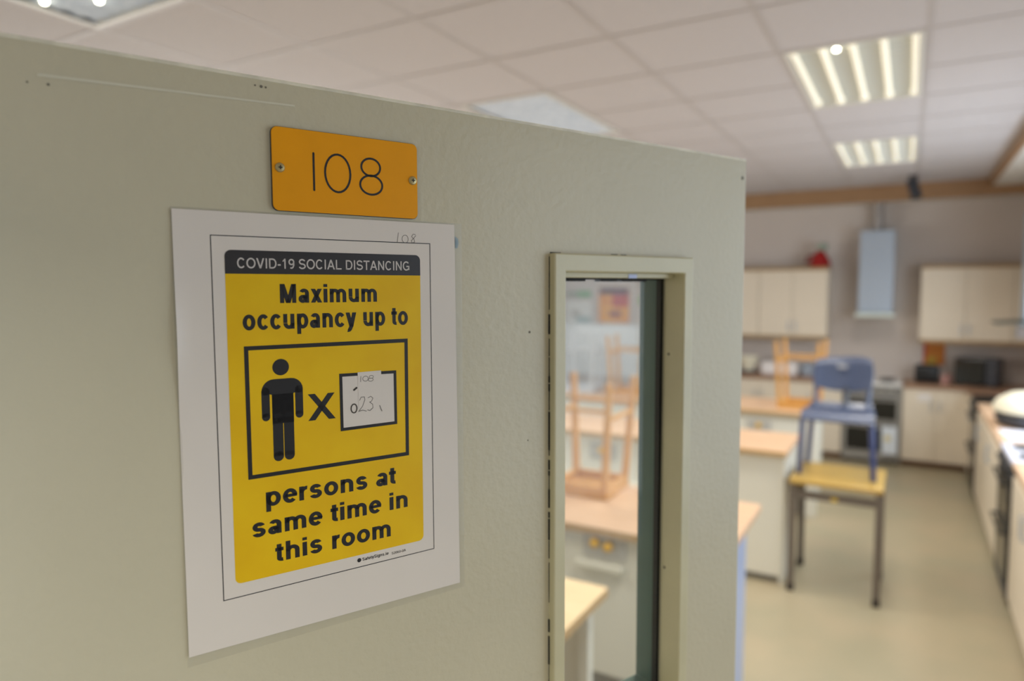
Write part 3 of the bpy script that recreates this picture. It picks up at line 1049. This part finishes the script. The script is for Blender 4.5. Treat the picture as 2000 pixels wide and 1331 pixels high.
def base_unit(label, x0, x1, doors, y=YF, yb=YB - .004, h=.855):
    t = thing('base_cabinet', label, 'cabinet', ((x0 + x1) / 2, y, 0), 0, 'cream base cabinets')
    c = (x0 + x1) / 2
    MB().box(x0 - c + .001, x1 - c - .001, 0.0, yb - y, .075, h).build('carcass', M_cream, t)
    MB().box(x0 - c + .001, x1 - c - .001, .05, .07, 0, .075).build('plinth', M_plinth, t)
    n = doors
    for k in range(n):
        a = x0 - c + (x1 - x0) * k / n
        b = x0 - c + (x1 - x0) * (k + 1) / n
        hx = (b - .04) if (k % 2 == 0) else (a + .04)
        door_panel(t, a, b, .08, .815 if h > .8 else h - .04, 0, M_cream, hx, .62)
    return t


bu = base_unit('cream two-door base cabinet right of the white cooker', -.018, .578, 2)
MB().box(-.16, -.04, -.0195, -.0182, .72, .80).build('notice_sticker', mat('faint_label', (226, 220, 214), .5), bu)
base_unit('narrow cream base cabinet left of the white cooker, beyond the desk', -1.20, -.605, 2)
base_unit('cream base cabinet at the back left, partly hidden by the door', -1.80, -1.202, 2)
base_unit('cream base cabinet at far left of the back wall, behind the door', -2.40, -1.802, 2)


def worktop(label, x0, x1, y0, y1, m=M_browntop, z=.893):
    o = MB().box(x0, x1, y0, y1, z - .038, z, .004).build('worktop', m)
    return tag(o, label, 'worktop')


worktop('brown worktop right of the white cooker on the back wall', -.018, XR - .002, 8.41, YB - .002)
worktop('brown worktop left of the white cooker on the back wall', -2.40, -.605, 8.41, YB - .002)


def wall_unit(label, x0, x1, doors):
    z0, z1, y = 1.365, 2.125, 8.62
    c = (x0 + x1) / 2
    t = thing('wall_cabinet', label, 'cabinet', (c, y, z0), 0, 'cream wall cabinets with brown trim')
    a, b = x0 - c, x1 - c
    H = z1 - z0
    MB().box(a + .001, b - .001, 0, YB - .003 - y, 0, H).build('carcass', M_cream, t)
    MB().box(a + .0005, b - .0005, -.022, YB - .003 - y, -.035, 0, .002).build('pelmet', M_cabtrim, t)
    MB().box(a + .0005, b - .0005, -.028, YB - .003 - y, H, H + .035, .002).build('cornice', M_cabtrim, t)
    for k in range(doors):
        p, q = a + (b - a) * k / doors, a + (b - a) * (k + 1) / doors
        hx = (q - .035) if (k % 2 == 0 and doors > 1) else (p + .035)
        door_panel(t, p, q, .003, H - .003, 0, M_cream, hx, .06)
    return t


wall_unit('cream wall cabinet left of the steel hood, red object on top', -1.545, -.80, 2)
wall_unit('cream wall cabinet furthest left, partly behind the open door', -2.29, -1.547, 2)
wall_unit('cream wall cabinet right of the steel hood, above the black toaster', .115, .928, 2)
wall_unit('cream wall cabinet in the back right corner with a white notice', .93, XR - .004, 1)


# cooker ------------------------------------------------------------
def cooker(label, x, y, rz, body, hob, ctrl, knobs, ovenm, lidz=.0):
    t = thing('cooker', label, 'cooker', (x, y, 0), rz)
    w = .572
    D = .52
    MB().box(-w / 2, w / 2, .02, D, .03, .862, .004).build('body', body, t)
    hb = MB().box(-w / 2, w / 2, -.01, D, .862, .893, .006).build('hob', hob, t)
    for qx in (-.14, .14):
        for qy in (.12, .38):
            MB().lathe([(.075, 0), (.085, .006), (.06, .012), (.03, .012)], (qx, qy, .893), 24).build('burner', M_black, hb, True)
    cp = MB().box(-w / 2, w / 2, -.012, .02, .775, .862, .003).build('control_panel', ctrl, t)
    for k in range(6):
        MB().lathe([(.017, 0), (.017, .014), (.012, .022), (.004, .022)], (0, 0, 0), 16, Matrix.Translation((-w / 2 + .06 + (w - .12) * k / 5, -.012, .822)) @ Matrix.Rotation(PI / 2, 4, 'X')).build('knob', knobs, cp, True)
    for z0, z1 in ((.475, .765), (.125, .465)):
        d = MB().box(-w / 2 + .003, w / 2 - .003, -.016, .02, z0, z1, .004).build('oven_door', body, t)
        MB().box(-w / 2 + .045, w / 2 - .045, -.0185, -.0158, z0 + .02, z1 - .075, .001).build('oven_glass', ovenm, d)
        MB().tube([(-w / 2 + .06, -.016, z1 - .035), (-w / 2 + .06, -.050, z1 - .035), (w / 2 - .06, -.050, z1 - .035), (w / 2 - .06, -.016, z1 - .035)], .009, 10).build('handle', knobs, d, True)
    MB().box(-w / 2 + .003, w / 2 - .003, -.014, .02, .045, .118, .003).build('drawer', ctrl, t)
    for qx in (-w / 2 + .04, w / 2 - .04):
        for qy in (.05, D - .05):
            MB().lathe([(.018, 0), (.018, .03)], (qx, qy, 0), 12).build('foot', M_black, t)
    return t


ck1 = cooker('white cooker with black oven doors against the back wall behind the blue chair', -.311, 8.42, 0, M_greypanel, M_white, M_greypanel, M_dark, M_blackglass)
tw = MB()
tw.poly([(-.205, 8.354, .43), (-.06, 8.354, .43), (-.052, 8.350, .135), (-.195, 8.350, .125)], .012, (0, 1, 0))
to = tag(tw.build('tea_towel', M_towel), 'white tea towel with a yellow motif hanging on the cooker door', 'tea towel')
MB().lathe([(.034, 0), (.034, .001)], (0, 0, 0), 20, Matrix.Translation((-.145, 8.3515, .30)) @ Matrix.Rotation(PI / 2, 4, 'X')).build('motif', mat('motif_yellow', (214, 200, 150), .8), to)

# hoods ---------------------------------------------------------------
t = thing('extractor_hood', 'slim blue-grey steel chimney hood in the middle of the back wall', 'extractor hood', (-.318, YB - .003, 1.57))
MB().box(-.168, .168, -.30, 0, .075, .985, .006).build('chimney', M_steel, t)
MB().lathe([(.055, .985), (.055, 1.34)], (0, -.15, 0), 24).build('flue', mat('duct_grey', (160, 154, 150), .4, metal=.3), t, True)
MB().box(-.192, .192, -.42, 0, .03, .075, .004).build('canopy', mat('canopy_pale', (206, 214, 206), .25), t)
for q in (-.1, .1):
    MB().lathe([(.035, .028), (.035, .031)], (q, -.3, 0), 16).build('lamp', mat('hood_lamp', (240, 240, 225), .4), t)
t = thing('extractor_hood', 'chimney hood with dark smoked-glass canopy on the right-hand wall', 'extractor hood', (XR - .003, 7.62, 1.60))
MB().box(-.33, 0, -.16, .16, .03, .99, .006).build('chimney', M_steel, t)
cv = grid_solid(lambda u, v: Vector((-.54 * (1 - v), (u - .5) * .62 * (1 - .25 * (1 - v) ** 3), .03 - .030 * (1 - v) ** 2)), 14, 12, .012)
cv.build('canopy', M_darkglass, t, True)
MB().box(-.36, -.03, -.22, .22, -.012, .014, .005).build('filter_unit', M_steel, t)

# right-hand run -------------------------------------------------------
XF = .585


def base_right(label, y0, y1, doors):
    t = thing('base_cabinet', label, 'cabinet', (XF, (y0 + y1) / 2, 0), -PI / 2, 'cream base cabinets')
    a = (y1 - y0) / 2
    MB().box(-a + .001, a - .001, 0, XR - .004 - XF, .075, .855).build('carcass', M_cream, t)
    MB().box(-a + .001, a - .001, .05, .07, 0, .075).build('plinth', M_plinth, t)
    for k in range(doors):
        p, q = -a + 2 * a * k / doors, -a + 2 * a * (k + 1) / doors
        door_panel(t, p, q, .08, .815, 0, M_cream, (q - .04) if k % 2 == 0 else (p + .04), .62)
    return t


M_topr = M_top
base_right('cream base cabinet in the right-hand run next to the far black cooker', 6.74, 7.345, 2)
base_right('cream base cabinet in the right-hand run below the cream appliance', 5.60, 6.738, 2)
base_right('cream base cabinet at the right picture edge, nearer than both black cookers', 3.75, 4.90, 2)
base_right('narrow cream filler cabinet between the far black cooker and the corner', 7.955, 8.42, 1)
worktop('pale wood worktop under the cream appliance in the right-hand run', .565, XR - .002, 5.58, 7.345, M_top)
worktop('pale wood worktop at the near end of the right-hand run', .565, XR - .002, 3.72, 4.92, M_top)
worktop('brown worktop corner piece beyond the far black cooker', .565, XR - .002, 7.955, 8.408)
cooker('black cooker at the far end of the right-hand run', .575, 7.65, -PI / 2, M_black, M_black, M_black, M_black, M_blackglass)
c2 = cooker('nearer cooker in the right-hand run, white hob and black front', .575, 5.25, -PI / 2, M_black, M_lav, M_dark, M_black, M_blackglass)

# worktop appliances ---------------------------------------------------
WZ = .893
t = thing('toaster', 'small black toaster on the worktop right of the white cooker', 'toaster', (.20, 8.68, WZ))
MB().box(-.115, .115, -.10, .10, .012, .195, .03, 4).build('body', M_black, t, True)
MB().box(-.08, .08, -.035, -.012, .190, .197).box(-.08, .08, .012, .035, .190, .197).build('slot', M_foot, t)
MB().box(.112, .130, -.02, .02, .12, .14, .004).build('lever', M_dark, t)
for q in (-.08, .08):
    for r in (-.07, .07):
        MB().lathe([(.01, 0), (.01, .014)], (q, r, 0), 10).build('foot', M_foot, t)
t = thing('microwave_oven', 'dark microwave oven on the back worktop in the right corner', 'microwave', (.665, 8.70, WZ), -.25)
MB().box(-.19, .19, -.14, .17, .012, .285, .008).build('body', M_dark, t)
d = MB().box(-.185, .085, -.156, -.141, .02, .28, .004).build('oven_door', M_blackglass, t)
MB().tube([(.072, -.157, .05), (.072, -.178, .05), (.072, -.178, .25), (.072, -.157, .25)], .005, 8).build('handle', M_black, d, True)
MB().box(.09, .187, -.154, -.141, .02, .28, .003).build('control_panel', M_dark, t)
for q in (-.16, .16):
    for r in (-.11, .14):
        MB().lathe([(.012, 0), (.012, .014)], (q, r, 0), 10).build('foot', M_foot, t)
for k, (x, y, lab) in enumerate(((.365, 8.62, 'pink mug on the back worktop next to the black toaster'), (.40, 8.80, 'pink mug on the back worktop next to the dark microwave'))):
    t = thing('mug', lab, 'mug', (x, y, WZ), 0, 'pink mugs between toaster and microwave')
    MB().lathe([(.03, 0), (.034, .01), (.035, .095), (.031, .095), (.030, .012)], (0, 0, 0), 20).build('body', M_pink, t, True)
    MB().tube([(.033, 0, .075), (.058, 0, .07), (.06, 0, .04), (.034, 0, .025)], .005, 8).build('handle', M_pink, t, True)
t = thing('bread_bin', 'white box appliance on the back worktop seen behind the stool legs', 'bread bin', (-1.30, 8.70, WZ))
MB().box(-.20, .20, -.12, .12, 0, .15, .02, 4).build('body', mat('white_plastic', (232, 226, 222), .4), t, True)
MB().box(-.19, .19, -.128, -.118, .02, .125, .004).build('front_flap', mat('white_plastic', (232, 226, 222), .4), t)
t = thing('kitchen_scale', 'cream scale on a dark base on the worktop next to the door edge', 'kitchen scale', (-1.66, 8.68, WZ))
MB().box(-.09, .09, -.08, .08, 0, .03, .006).build('base', M_dark, t)
MB().lathe([(.05, .03), (.06, .05), (.10, .15), (.115, .20), (.11, .20), (.05, .06)], (0, 0, 0), 28).build('bowl', M_creamobj, t, True)
t = thing('steel_pot', 'small grey steel pot on the back worktop beside the blue chair back', 'pot', (-1.0, 8.70, WZ))
MB().lathe([(.075, 0), (.08, .01), (.08, .12), (.084, .125), (.076, .125), (.075, .02)], (0, 0, 0), 28).build('body', M_steel, t, True)
MB().lathe([(.08, .126), (.06, .142), (.012, .15), (.012, .165)], (0, 0, 0), 24).build('lid', M_steel, t, True)
# cream appliance on a dark base, right-hand run
t = thing('slow_cooker', 'cream rounded appliance on a dark base on the right-hand worktop', 'appliance', (.84, 6.28, WZ))
MB().lathe([(.20, 0), (.24, .03), (.25, .09), (.235, .10)], (0, 0, 0), 32).build('base', M_dark, t, True)
MB().lathe([(.235, .10), (.262, .115), (.262, .15), (.23, .20), (.15, .245), (.05, .262)], (0, 0, 0), 32).build('lid', M_creamobj, t, True)
MB().lathe([(.02, .26), (.03, .285), (.01, .292)], (0, 0, 0), 16).build('knob', M_dark, t, True)
pp = MB().box(-.13, .13, -.20, .20, 0, .004).build('paper_sheets', mat('white_paper_sheet', (222, 222, 232), .6))
pp.location = (.74, 5.84, WZ + .0005)
pp.rotation_euler = (0, 0, .1)
tag(pp, 'white paper sheets on the worktop in front of the cream appliance', 'papers')

# red object on the left wall cabinet
t = thing('kettle', 'red pot with a pale grey-green top standing on the wall cabinet end', 'pot', (-.90, 8.72, 2.162))
MB().lathe([(.10, 0), (.115, .02), (.10, .08), (.06, .15), (.035, .19)], (0, 0, 0), 24).build('body', M_red, t, True)
MB().tube([(-.07, 0, .05), (-.15, 0, .06), (-.13, 0, .12), (-.05, 0, .14)], .018, 10).build('handle', M_reddk, t, True)
MB().lathe([(.03, .185), (.06, .20), (.065, .24), (.03, .275)], (.02, 0, 0), 20).build('lid', M_palegreen, t, True)

# hanging dark sensor near the beam
t = thing('ceiling_camera', 'small dark device hanging from the ceiling in front of the brown beam', 'camera', (0.0, 7.9, CEIL))
MB().lathe([(.04, -.02), (.04, -.003)], (0, 0, 0), 20).build('mount', M_black, t, True)
MB().tube([(0, 0, -.02), (.005, 0, -.06)], .012, 10).build('stem', M_black, t, True)
MB().tube([(-.012, .02, -.05), (.035, -.05, -.22)], .05, 16).build('body', M_dark, t, True)


# ------------------------------------------------------------------ wall posters and board
def poster(name, label, x0, x1, z0, z1, m, blocks, cat='poster', y=YB):
    t = thing(name, label, cat, ((x0 + x1) / 2, y - .002, (z0 + z1) / 2))
    hw, hh = (x1 - x0) / 2, (z1 - z0) / 2
    MB().box(-hw, hw, -.0015, 0, -hh, hh).build('sheet', m, t)
    for k, (a, b, c, d, mm) in enumerate(blocks):
        MB().box(-hw + 2 * hw * a, -hw + 2 * hw * b, -.0025 - .0004 * k, -.0015, -hh + 2 * hh * c, -hh + 2 * hh * d).build('print', mm, t)
    return t


M_purple = mat('print_dark_purple', (62, 40, 50), .6, rgb2=(84, 48, 56), scale=18)
M_pred = mat('print_red', (200, 80, 46), .6, rgb2=(180, 60, 50), scale=7)
M_pgreen = mat('print_green', (110, 160, 100), .6)
M_tealgrey = mat('print_teal', (156, 176, 174), .6)
wbd = thing('whiteboard', 'whiteboard on the back wall seen through the door pane', 'whiteboard', (-3.62, YB - .002, 1.08))
MB().box(-.86, .86, -.018, 0, -.36, .33).build('board', M_board, wbd)
frame_mesh(-.88, .88, -.38, .35, -.86, .86, -.36, .33, 0, .022, .002).build('frame', mat('white_aluminium', (206, 208, 208), .4), wbd, mtx=Matrix.Rotation(PI / 2, 4, 'X'))
poster('poster', 'orange and red poster with dark heading seen through the door pane', -3.745, -3.30, 1.45, 1.94, M_orange,
       [(0.02, .98, .80, .98, M_purple), (.45, .98, .45, .80, M_pred), (.35, .75, .16, .34, mat('print_brown', (150, 84, 50), .6))])
poster('poster', 'narrow green banner at the upper left of the door pane', -4.24, -3.86, 1.80, 1.89, M_pgreen, [(0, .45, 0, 1, mat('print_greygreen', (150, 150, 130), .6))])
poster('poster', 'pale sheet with a green shape beside the dark green pane edge', -3.17, -2.85, 1.42, 1.92, mat('pale_sheet', (222, 216, 212), .6), [(.05, .5, .58, .80, mat('print_bright_green', (120, 190, 96), .6)), (.1, .8, .86, .94, M_pink)])
poster('poster', 'pale sheet with grey-teal drawing below the green banner', -4.25, -3.85, 1.43, 1.75, mat('pale_sheet2', (218, 216, 210), .6), [(.4, .95, .05, .30, M_tealgrey), (.2, .55, .30, .55, mat('print_grey', (176, 170, 160), .6))])
poster('poster', 'small orange and red poster on the wall above the black toaster', .165, .37, 1.06, 1.31, mat('poster_amber', (200, 120, 36), .6), [(.0, .15, .1, 1, M_pred), (.15, .6, .0, .4, mat('print_ochre', (190, 150, 50), .6))])
poster('notice', 'white notice on the cabinet door in the back right corner', .965, 1.11, 1.40, 1.55, mat('notice_white', (226, 226, 234), .5), [(.1, .9, .8, .9, M_tealgrey)], 'notice', 8.601)
